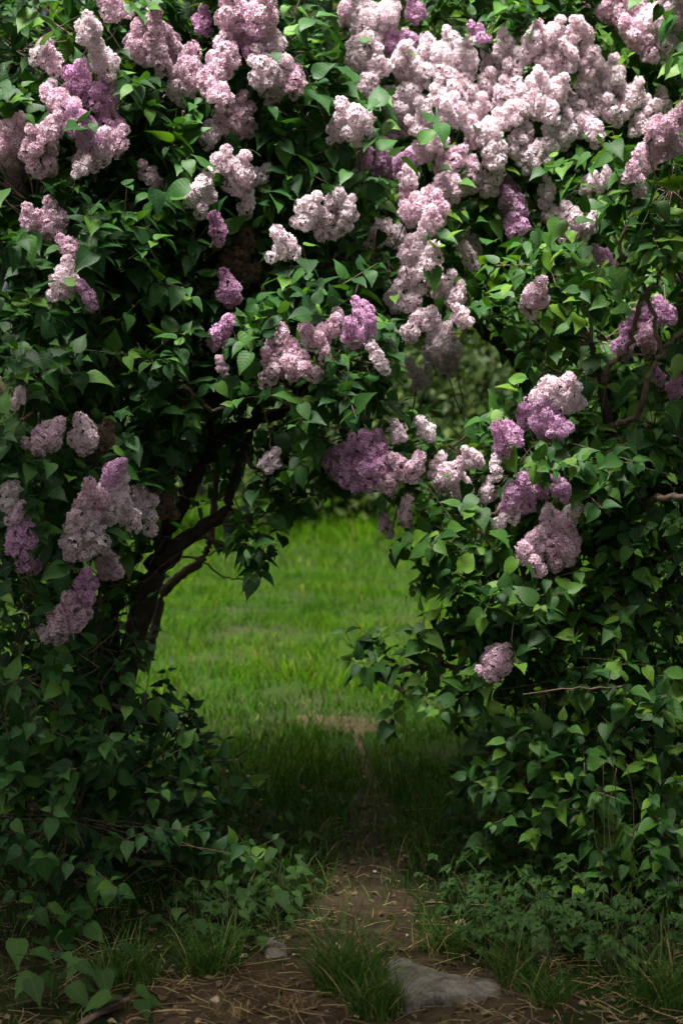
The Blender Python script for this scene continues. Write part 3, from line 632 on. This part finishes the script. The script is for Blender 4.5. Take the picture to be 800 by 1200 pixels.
for key in 'LCR':
    bu = BU[key]; bx, by, bd = BASE[key]; g0 = P(bx, by, bd)
    root = empty('lilac_bush', (g0[0], g0[1], 0.0)); tag(root, LABELS[key], 'bush', 'lilac bushes forming the arch')
    sk = []
    for kind in ('trunk', 'branch'):
        for pts, rad in TRUNKS[key][kind]:
            pp = np.array([P(*p) for p in pts])
            if kind == 'trunk': pp[0, 2] = -0.05
            pp = catmull(pp, 6); pp[1:-1] += rng.normal(size=(len(pp) - 2, 3)) * min(0.004, rad[-1])
            a = Acc(); tube(a, pp, rad, 10 if rad[0] > .015 else 6, 0, 0.06)
            link(kind, a.mesh(kind, M_TWIG if rad[0] < 0.0125 or pts[0][2] == 5.3 else M_BARK), root); 
            if rad[0] > .008: sk.append(pp)
    # limbs that carry each leafy mass, then thin twigs out to the shoots
    skp = np.concatenate(sk); a = Acc(); cs = np.unique(np.round(bu['C0'], 4), axis=0)
    for c_ in cs:
        lower = skp[skp[:, 2] < c_[2] + 0.05]; lower = lower if len(lower) else skp
        j = lower[np.argmin(np.linalg.norm(lower - c_, axis=1))]
        mid = (j + c_) / 2 + np.array([rng.normal() * .05, rng.normal() * .05, -0.04])
        if np.linalg.norm(j - c_) < 0.5 and not (c_[2] < 1.5 and j[0] < -0.1 and c_[0] > -0.1): tube(a, catmull([j, mid, c_], 5), [.008, .004], 5)
    pick = rng.random(len(bu['A'])) < 0.45
    st = bu['C'] + (bu['A'] - bu['C']) * 0.15
    twigs(a, st[pick], bu['A'][pick], .0026, .0016, 0, rng.normal(size=(pick.sum(), 3)) * 0.02)
    twigs(a, bu['A'], bu['B'], .0018, .0010, 0)
    # stalks that hold the flower clusters
    S0 = []; S1 = []; pans = []
    for pos, dia, kk, px, py, r, d in FLOW[key]:
        ups = nrm(np.array([rng.normal() * .45, -0.35 + rng.normal() * .25, 0.55 + 0.35 * rng.random()]))
        cand = [i for i, p in enumerate(PAN) if abs(p[0] - dia) < 0.02] or [int(np.argmin([abs(p[0] - dia) for p in PAN]))]
        i = int(rng.choice(cand)); s_ = dia / PAN[i][0] * (0.88 if key == 'C' else 0.98)
        z = ups; x = nrm(np.cross(z, [0.2, 1, 0.1])); y = np.cross(z, x); rot = rng.random() * 6.28
        x, y = x * math.cos(rot) + y * math.sin(rot), -x * math.sin(rot) + y * math.cos(rot)
        m = Matrix(((x[0] * s_, y[0] * s_, z[0] * s_, pos[0]), (x[1] * s_, y[1] * s_, z[1] * s_, pos[1]), (x[2] * s_, y[2] * s_, z[2] * s_, pos[2]), (0, 0, 0, 1)))
        pans.append((i, m, kk)); e0 = pos - ups * PAN[i][1] * s_ * 0.55
        j = cs[np.argmin(np.linalg.norm(cs - pos, axis=1))]; dl = j - e0; ll = np.linalg.norm(dl)
        S0.append(e0 + nrm(dl / max(ll, 1e-6) + np.array([0, 0.8, -0.3])) * min(ll, 0.16)); S1.append(e0)
    twigs(a, S0, S1, .0028, .0022, 0, np.tile([0, 0, -0.015], (len(S0), 1)))
    tag(link('twigs', a.mesh('twigs', M_TWIG), root), kind='stuff')
    for i, m, kk in pans:
        o = link('flower_cluster', PAN[i][2], root, m); o.material_slots[0].link = 'OBJECT'; o.material_slots[0].material = PETAL[kk]
    order = np.argsort(-show_score(bu)); top = order[:298]; rest = np.ones(len(order), bool); rest[top] = False
    for i in top:
        R = bu['R'][i]; b = bu['b'][i]; m = Matrix(((*R[0], b[0]), (*R[1], b[1]), (*R[2], b[2]), (0, 0, 0, 1)))
        link('leaf', LEAF_ME[key][bu['v'][i]], root, m)
    tag(link('foliage', join_leaves('foliage', bu['b'][rest], bu['R'][rest], bu['v'][rest], LMAT[key]), root), kind='stuff')

# ------------------------------------------------------------------ trees and shrubs beyond the lawn, plus unseen ones added for foreground shade
def blob_leaves(c, r, n, size):
    v = nrm(rng.normal(size=(n, 3))); rad = (0.55 + 0.5 * rng.random(n) ** 0.6) * (1 + 0.25 * noise2(v[:, 0] * 4, v[:, 2] * 4, 1, c[0]))
    p = np.array(c) + v * np.array(r) * rad[:, None]; p = p[p[:, 2] > 0.03]; v = v[:len(p)]
    d = nrm(rng.normal(size=(len(p), 3)) * .7 + np.array([0, 0, -.5])); no = nrm(np.array([0, -.2, .8]) + rng.normal(size=(len(p), 3)) * .6)
    return p, leaf_mats(p, d, no, size * (0.7 + 0.6 * rng.random(len(p))))
SIMPLE_V = np.array([[(0, 0, 0), (-.32, .4, .08), (0, 1, -.12), (.32, .4, .08)]]); SIMPLE_T = np.array([(0, 3, 2), (0, 2, 1)]); SIMPLE_U = np.array([(.5, 0), (.2, .4), (.5, 1), (.8, .4)])
def crown(name, blobs, size, mat, per):
    b = []; R = []
    for c_, r_ in blobs:
        p, m = blob_leaves(c_, r_, int(per * (r_[0] * r_[2])), size); b.append(p); R.append(m)
    b = np.concatenate(b); R = np.concatenate(R)
    return join_leaves(name, b, R, np.zeros(len(b), int), mat, SIMPLE_V, SIMPLE_T, SIMPLE_U)
TREES = [(-9.5, 22, 9.5, 'broad leafy tree beyond the far left end of the lawn'), (-5.6, 26, 13, 'tall leafy tree behind the lawn, left of the thin-trunked one'),
         (-2.2, 24, 12.5, 'thin-trunked leafy tree standing behind the middle of the lawn'), (1.5, 23, 11.5, 'leafy tree seen through the gap between the lilacs'),
         (4.8, 25, 11, 'tall leafy tree behind the right-hand lilac'), (8.6, 22, 9.5, 'broad leafy tree beyond the far right end of the lawn')]
for x, y, h, lab in TREES:
    root = empty('background_tree', (x, y, 0)); tag(root, lab, 'tree', 'trees beyond the lawn')
    a = Acc(); tube(a, catmull([(x, y, -.1), (x + .1, y, h * .3), (x - .1, y + .1, h * .6), (x, y, h * .9)], 5), [.2, .15, .1, .03], 8, 0, .05)
    for k in range(7):
        z0 = h * (.22 + .09 * k); an = k * 2.4; tube(a, catmull([(x, y, z0), (x + 1.0 * math.cos(an), y + 1.0 * math.sin(an), z0 + .6), (x + 1.9 * math.cos(an), y + 1.9 * math.sin(an), z0 + 1.0)], 4), [.06, .02], 5)
    link('trunk', a.mesh('trunk', M_TRUNK), root)
    bl = [((x + rng.normal() * 1.0, y + rng.normal() * .8, h * (.18 + .78 * k / 11)), np.array([1.7, 1.5, 1.1]) * (1.15 - .5 * abs(k / 11 - .35))) for k in range(12)]
    link('crown', crown('crown', bl, .22, M_FAR, 900), root)
NEAR = [(-3.0, -0.9, 'unseen tree added behind the camera to shade the left lilac skirt'), (-0.9, -1.4, 'unseen tree added behind the camera to shade the middle of the path'),
        (1.3, -1.2, 'unseen tree added behind the camera to shade the weeds by the stone slab'), (3.3, -0.8, 'unseen tree added behind the camera to shade the foot of the right lilac')]
for x, y, lab in NEAR:  # added out of view so the leaning crowns keep sun off the foreground
    h = 6.4; root = empty('added_shade_tree', (x, y, 0)); tag(root, lab, 'tree', 'unseen trees added to shade the foreground')
    a = Acc(); spine = catmull([(x, y, -.1), (x + .05, y + .3, h * .35), (x - .05, y + 1.4, h * .66), (x, y + 2.6, h * .84)], 6); tube(a, spine, [.13, .11, .08, .03], 8, 0, .05)
    for k in range(8):
        q = spine[10 + k]; an = k * 2.4; tube(a, catmull([q, q + np.array([.6 * math.cos(an), .5 * math.sin(an), .2]), q + np.array([1.2 * math.cos(an), .8 * math.sin(an), .45])], 4), [.04, .012], 5)
    link('trunk', a.mesh('trunk', M_TRUNK), root)
    bl = [((x + .75 * math.cos(k * 2.4), y + 2.8 + .5 * math.sin(k * 2.4), 4.25 + (1.6 if x > 0 else 1.1) * k / 11), np.array([1.1, .9, .65])) for k in range(12)]
    link('crown', crown('crown', bl, .13, M_FAR, 1700), root)
SHR = [(-4.6, 13, 2.6, 'bushy shrub at the left edge of the lawn'), (-2.9, 17, 2.4, 'rounded shrub in the dark behind the curved lilac trunk'), (0.3, 19, 2.2, 'sunlit yellow-green shrub seen through the small gap'),
       (2.2, 16, 2.6, 'dense shrub hidden behind the right-hand lilac'), (4.4, 13, 2.8, 'bushy shrub at the right edge of the lawn')]
SHR += [(-4.2, -2.6, 3.4, 'unseen shrub added to block low sky light, behind the left shade tree'), (-1.9, -3.2, 3.4, 'unseen shrub added to block low sky light between the two left shade trees'), (0.2, -3.3, 3.4, 'unseen shrub added to block low sky light, middle of the hedge row'),  # hedge row added behind the camera, unseen, to cut low sky light
        (2.3, -3.2, 3.4, 'unseen shrub added to block low sky light between the two right shade trees'), (4.4, -2.6, 3.4, 'unseen shrub added to block low sky light, behind the right shade tree')]
for x, y, h, lab in SHR:
    root = empty('background_shrub' if y > 0 else 'added_hedge_shrub', (x, y, 0)); tag(root, lab, 'shrub', 'shrubs round the lawn' if y > 0 else 'unseen hedge added to block low sky light')
    a = Acc()
    for k in range(5):
        an = k * 1.26; tube(a, catmull([(x + .1 * math.cos(an), y + .1 * math.sin(an), -.05), (x + .3 * math.cos(an), y + .3 * math.sin(an), h * .4), (x + .7 * math.cos(an), y + .7 * math.sin(an), h * .8)], 4), [.03, .01], 5)
    link('stems', a.mesh('stems', M_TRUNK), root)
    bl = [((x + rng.normal() * .6, y + rng.normal() * .5, h * (.15 + .7 * k / 8)), np.array([.95, .9, .7])) for k in range(9)]
    link('foliage', crown('foliage', bl, .13, M_FAR, 900), root)

# ------------------------------------------------------------------ things on the ground
N = NT('weathered_stone'); h2 = N.noise(18, 8, .75); h3 = N.noise(140, 4, .7)
c = N.ramp(h2, [(.3, (.060, .060, .042)), (.46, (.17, .16, .13)), (.58, (.28, .265, .225)), (.75, (.42, .40, .35))]); c = N.mix(N.math('MULTIPLY', h3, .7), c, N.mix(1.0, c, (.45, .45, .42), 'MULTIPLY'))
N.l(c, N.p.inputs['Base Color']); N.p.inputs['Roughness'].default_value = .9; N.bump(N.math('ADD', h2, N.math('MULTIPLY', h3, .6)), .9, .012); M_STONE = N.m
RINGS = ((1.02, -.03), (1.03, .4), (1.0, .8), (.965, .95), (.92, 1), (.8, 1.06), (.66, 1.02), (.52, 1.1), (.36, 1.04), (.18, 1.1))
ROUND = ((.95, -.03), (1.03, .25), (.98, .5), (.86, .75), (.7, .92), (.5, 1.02), (.3, 1.08), (.15, 1.1))
def slab(name, outline, h, seed, tilt=0.0, rings=RINGS):
    """irregular flat stone: sunken foot, rough side, rounded rim, uneven top"""
    R = np.random.default_rng(seed); o = np.array(outline); o = np.concatenate([np.linspace(o[i], o[(i + 1) % len(o)], 5, endpoint=False) for i in range(len(o))])
    o += R.normal(size=o.shape) * 0.0035; n = len(o); c_ = o.mean(0); V = []
    for s_, z in ((q, zq * h if zq > 0 else zq) for q, zq in rings):
        p = c_ + (o - c_) * s_; zz = z + tilt * (p[:, 0] - c_[0]) * (z > 0) + (R.normal(size=n) * .0016 + .0045 * noise2(p[:, 0], p[:, 1], .03, seed)) * (z > 0); V.append(np.stack([p[:, 0], p[:, 1], zz], 1))
    k = len(V); V = np.concatenate(V + [np.array([[c_[0], c_[1], h * 1.04]])]); T = []
    for i in range(k - 1):
        for j in range(n):
            q = (j + 1) % n; T += [(i * n + j, i * n + q, (i + 1) * n + q), (i * n + j, (i + 1) * n + q, (i + 1) * n + j)]
    T += [((k - 1) * n + j, (k - 1) * n + (j + 1) % n, k * n) for j in range(n)]
    return mesh_np(name, V, np.array(T), M_STONE, smooth=False)
ol = [G(*p, .02)[:2] for p in ((456, 1130), (470, 1127), (505, 1138), (545, 1147), (586, 1148), (584, 1162), (540, 1170), (498, 1174), (476, 1181), (464, 1172), (454, 1152))][::-1]
tag(link('stone_slab', slab('stone_slab', ol, .030, 3, -.05)), 'flat grey weathered stone slab set in the ground beside the path', 'stone')
ol = [G(*p)[:2] for p in ((308, 1112), (322, 1104), (336, 1112), (336, 1126), (312, 1128))][::-1]
tag(link('small_stone', slab('small_stone', ol, .024, 5, 0.1, ROUND)), 'fist-sized greyish stone in the weeds at the path edge', 'stone')
ol = [G(*p)[:2] for p in ((620, 1108), (634, 1100), (648, 1108), (644, 1120), (624, 1120))][::-1]
tag(link('small_stone', slab('small_stone', ol, .028, 8, -.1, ROUND)), 'small brownish stone among weeds behind the big slab', 'stone')

a = Acc(); pp = [G(92, 1204, .012), G(112, 1190, .016), G(132, 1178, .018), G(150, 1172, .02), G(166, 1166, .014)]
tube(a, catmull(pp, 4), [.009, .008, .007, .005], 7, 0, .08)
tag(link('fallen_branch', a.mesh('fallen_branch', M_TWIG)), 'short crooked fallen branch lying in the litter below the left lilac', 'branch')
a = Acc(); tube(a, catmull([G(180, 1186, .008), G(214, 1184, .012), G(262, 1194, .008)], 5), [.0035, .003], 5)
tag(link('fallen_twig', a.mesh('fallen_twig', M_STRAW)), 'thin pale straight twig lying beside the crooked fallen branch', 'twig')

# dry hanging stalks under the right-hand lilac
for i, (x0, y0, x1, y1) in enumerate(((706, 890, 708, 955), (714, 872, 726, 965), (722, 900, 712, 958), (734, 895, 738, 930), (700, 920, 714, 960))):
    a = Acc(); d = 4.0; p1 = P(x1, y1 + 110, 4.05); p1[2] = -.01; p0 = P(x0, y0, d)
    tube(a, catmull([p0, p0 * .7 + p1 * .3 + rng.normal(size=3) * .014, p0 * .3 + p1 * .7 + rng.normal(size=3) * .014, p1], 5), [.0009, .0015], 4)
    tag(link('dry_stalk', a.mesh('dry_stalk', M_LITTER)), 'thin brown dry stalk standing in the dark under the right-hand lilac', 'stalk', 'dry stalks under the lilac')

# litter and straw
def scatter(n, x0, x1, y0, y1): return rng.uniform(x0, x1, n), rng.uniform(y0, y1, n)
n = 4200; x, y = scatter(n, -1.4, 1.4, 3.0, 5.8); k = (on_path(x, y, .12)) | (rng.random(n) < .5); x, y = x[k], y[k]
b = np.stack([x, y, hgt(x, y) + .010 + .006 * rng.random(len(x))], 1); d = nrm(np.stack([rng.normal(size=len(x)), rng.normal(size=len(x)), rng.normal(size=len(x)) * .12], 1))
no = nrm(np.array([0, 0, 1.0]) + rng.normal(size=(len(x), 3)) * .3)
R = leaf_mats(b, d, no, .009 + .022 * rng.random(len(x)) ** 2)
tag(link('leaf_litter', join_leaves('leaf_litter', b, R, rng.integers(0, 6, len(b)), M_LITTER)), 'brown dead leaf scraps scattered over the bare earth', 'litter', kind='stuff')
n = 4200; x, y = scatter(n, -1.3, 1.3, 3.0, 5.2); k = rng.random(n) < np.where(y < 3.85, .95, .35); x, y = x[k], y[k]; n = len(x)
an = rng.random(n) * 6.283; L = .03 + .13 * rng.random(n) ** 2; z = hgt(x, y) + .012 + .012 * rng.random(n)
A = np.stack([x, y, z], 1); dv = np.stack([np.cos(an), np.sin(an), rng.normal(size=n) * .06], 1) * L[:, None]
a = Acc(); twigs(a, A, A + dv, .0011, .0007, 0, np.stack([rng.normal(size=n) * .006, rng.normal(size=n) * .006, rng.random(n) * .012], 1))
tag(link('dry_straw', a.mesh('dry_straw', M_STRAW)), 'tan dry grass straw strewn across the foreground earth', 'straw', kind='stuff')

# separate grass tufts
def tuft(px, py, r, n, h, lab, mat=M_GRASSD, wd=.004):
    c_ = G(px, py); an = rng.random(n) * 6.283; rr = r * np.sqrt(rng.random(n)); pos = np.stack([rr * np.cos(an), rr * .8 * np.sin(an), rr * 0 - .01], 1)
    V, T = blades(pos, h * (.45 + .65 * rng.random(n)), np.full(n, wd), .35 + .6 * rng.random(n), 4)
    o = link('grass_tuft', mesh_np('grass_tuft', V, T, mat)); o.location = (c_[0], c_[1], float(hgt(c_[0], c_[1]))); tag(o, lab, 'grass tuft', 'grass tufts in the foreground')
tuft(408, 1165, .085, 380, .24, 'big tuft of long grass in mid path, left of the stone slab')
tuft(440, 1192, .07, 240, .17, 'lower grass tuft against the corner of the stone slab')
tuft(602, 1160, .05, 130, .20, 'slim upright grass tuft at the right end of the stone slab')
tuft(768, 1185, .07, 170, .20, 'grass tuft in the straw below the right-hand lilac, far from the slab')
tuft(520, 1120, .06, 110, .15, 'dark grass tuft just behind the stone slab')
tuft(245, 1140, .09, 240, .17, 'spreading grass tuft between the small stone and the left lilac')
tuft(150, 1150, .08, 170, .16, 'thin grass tuft behind the crooked fallen branch')
tuft(640, 1185, .05, 100, .14, 'short grass tuft in the litter right of the slab')
tuft(345, 1185, .05, 90, .07, 'tiny yellowing grass tuft on the bare earth', M_STRAW, .003)
tuft(275, 1196, .05, 90, .06, 'tiny dry straw-coloured grass tuft on bare earth near the left weeds', M_STRAW, .003)

# low weeds: a stem with stalked leaves
WV = [leaf_shape(.2, .25, .06, .05, .05, 1.0), leaf_shape(.1, .35, .05, -.1, .05, .8)]
def trifoliate(kind):
    a = Acc()
    for an, s_, off in ((0, 1, .0), (1.15, .85, -.02), (-1.15, .85, -.02)) if kind == 0 else ((0, 1.3, 0),):
        V, T, U = WV[kind]; V = V * s_; c_, s2 = math.cos(an), math.sin(an)
        V = np.stack([V[:, 0] * c_ + V[:, 1] * s2, -V[:, 0] * s2 + V[:, 1] * c_ + off, V[:, 2] + .02], 1); a.add(V, T, U)
    return a.mesh('weed_leaf', M_WEED)
WLEAF = [trifoliate(0), trifoliate(1)]
def weed(name, c_, h, nl, size, kind, lab, group):
    z0 = float(hgt(c_[0], c_[1])); root = empty(name, (c_[0], c_[1], z0)); tag(root, lab, 'weed', group); a = Acc(); base = np.array([c_[0], c_[1], z0])
    for k in range(nl):
        an = k * 2.4 + rng.random(); out = np.array([math.cos(an), math.sin(an), 0]); hh = h * (.35 + .65 * (k + 1) / nl); sp = (.03 + .07 * rng.random()) * h / .15
        e = base + out * sp + np.array([0, 0, hh]); tube(a, catmull([base - np.array([0, 0, .015]), base + out * sp * .35 + np.array([0, 0, hh * .7]), e], 3), [.0018, .001], 4)
        d = nrm(out * .8 + np.array([0, -.25, -.25]) + rng.normal(size=3) * .15); no = nrm(np.array([0, -.25, 1.0]) + out * .35 + rng.normal(size=3) * .15)
        R = leaf_mats(e[None], d[None], no[None], np.array([size * (.75 + .5 * rng.random())]))[0]
        link('leaf', WLEAF[kind], root, Matrix(((*R[0], e[0]), (*R[1], e[1]), (*R[2], e[2]), (0, 0, 0, 1))))
    link('stem', a.mesh('stem', M_STEM), root)
GR = 'weeds under the right-hand lilac'; GL = 'weeds at the foot of the left lilac'
def rlab(px, py):
    if px < 585 and py < 1092: return 'low three-leaved weed crowding the dirt path opposite the left lilac skirt', 'weeds at the path edge'
    if px < 640 and py > 1085: return 'low three-leaved weed close behind the flat stone slab', 'weeds behind the stone slab'
    if abs(px - 715) < 45 and py < 1110: return 'low three-leaved weed round the dry brown stalks', 'weeds round the dry stalks'
    if py > 1115: return 'low three-leaved weed in the straw in front of the right-hand lilac', 'weeds in the straw'
    return 'low three-leaved weed in deep shade under the right-hand lilac', GR
def llab(px, py):
    if abs(px - 322) < 45 and py > 1060: return 'low heart-leaved weed beside the fist-sized stone', 'weeds beside the small stone'
    if px > 310: return 'low heart-leaved weed at the edge of the dirt path below the trunk', 'weeds lining the dirt path'
    if py > 1080: return 'low heart-leaved weed in front of the left lilac skirt, in thin grass', 'weeds in front of the leafy skirt'
    return 'low heart-leaved weed tucked under the left lilac skirt', GL
for i in range(85):
    px, py = rng.uniform(560, 800), rng.uniform(1035, 1150)
    if i < 16: px, py = rng.uniform(520, 580), rng.uniform(1000, 1090)
    weed('three_leaved_weed', G(px, py), .08 + .12 * rng.random(), int(rng.integers(4, 8)), .024 + .016 * rng.random(), 0, *rlab(px, py))
for i in range(60):
    px, py = rng.uniform(205, 370), rng.uniform(985, 1120)
    if px > 330 and py > 1080: px -= 90
    weed('heart_leaved_weed', G(px, py), .06 + .12 * rng.random(), int(rng.integers(3, 7)), .026 + .018 * rng.random(), 1, *llab(px, py))
for px, py, h, lab in ((20, 1185, .16, 'large heart-leaved weed at the thick end of the fallen branch, furthest from the path'), (60, 1180, .12, 'mid-sized heart-leaved weed close to the thick end of the fallen branch'),
                       (110, 1165, .13, 'large heart-leaved weed just behind the crooked fallen branch'), (150, 1188, .07, 'small low heart-leaved weed between the fallen branch and the pale twig'),
                       (10, 1150, .2, 'tallest heart-leaved weed, against the left lilac skirt behind the fallen branch')):
    weed('heart_leaved_weed', G(px, py), h, 6, .055, 1, lab, 'larger weeds beside the fallen branch')
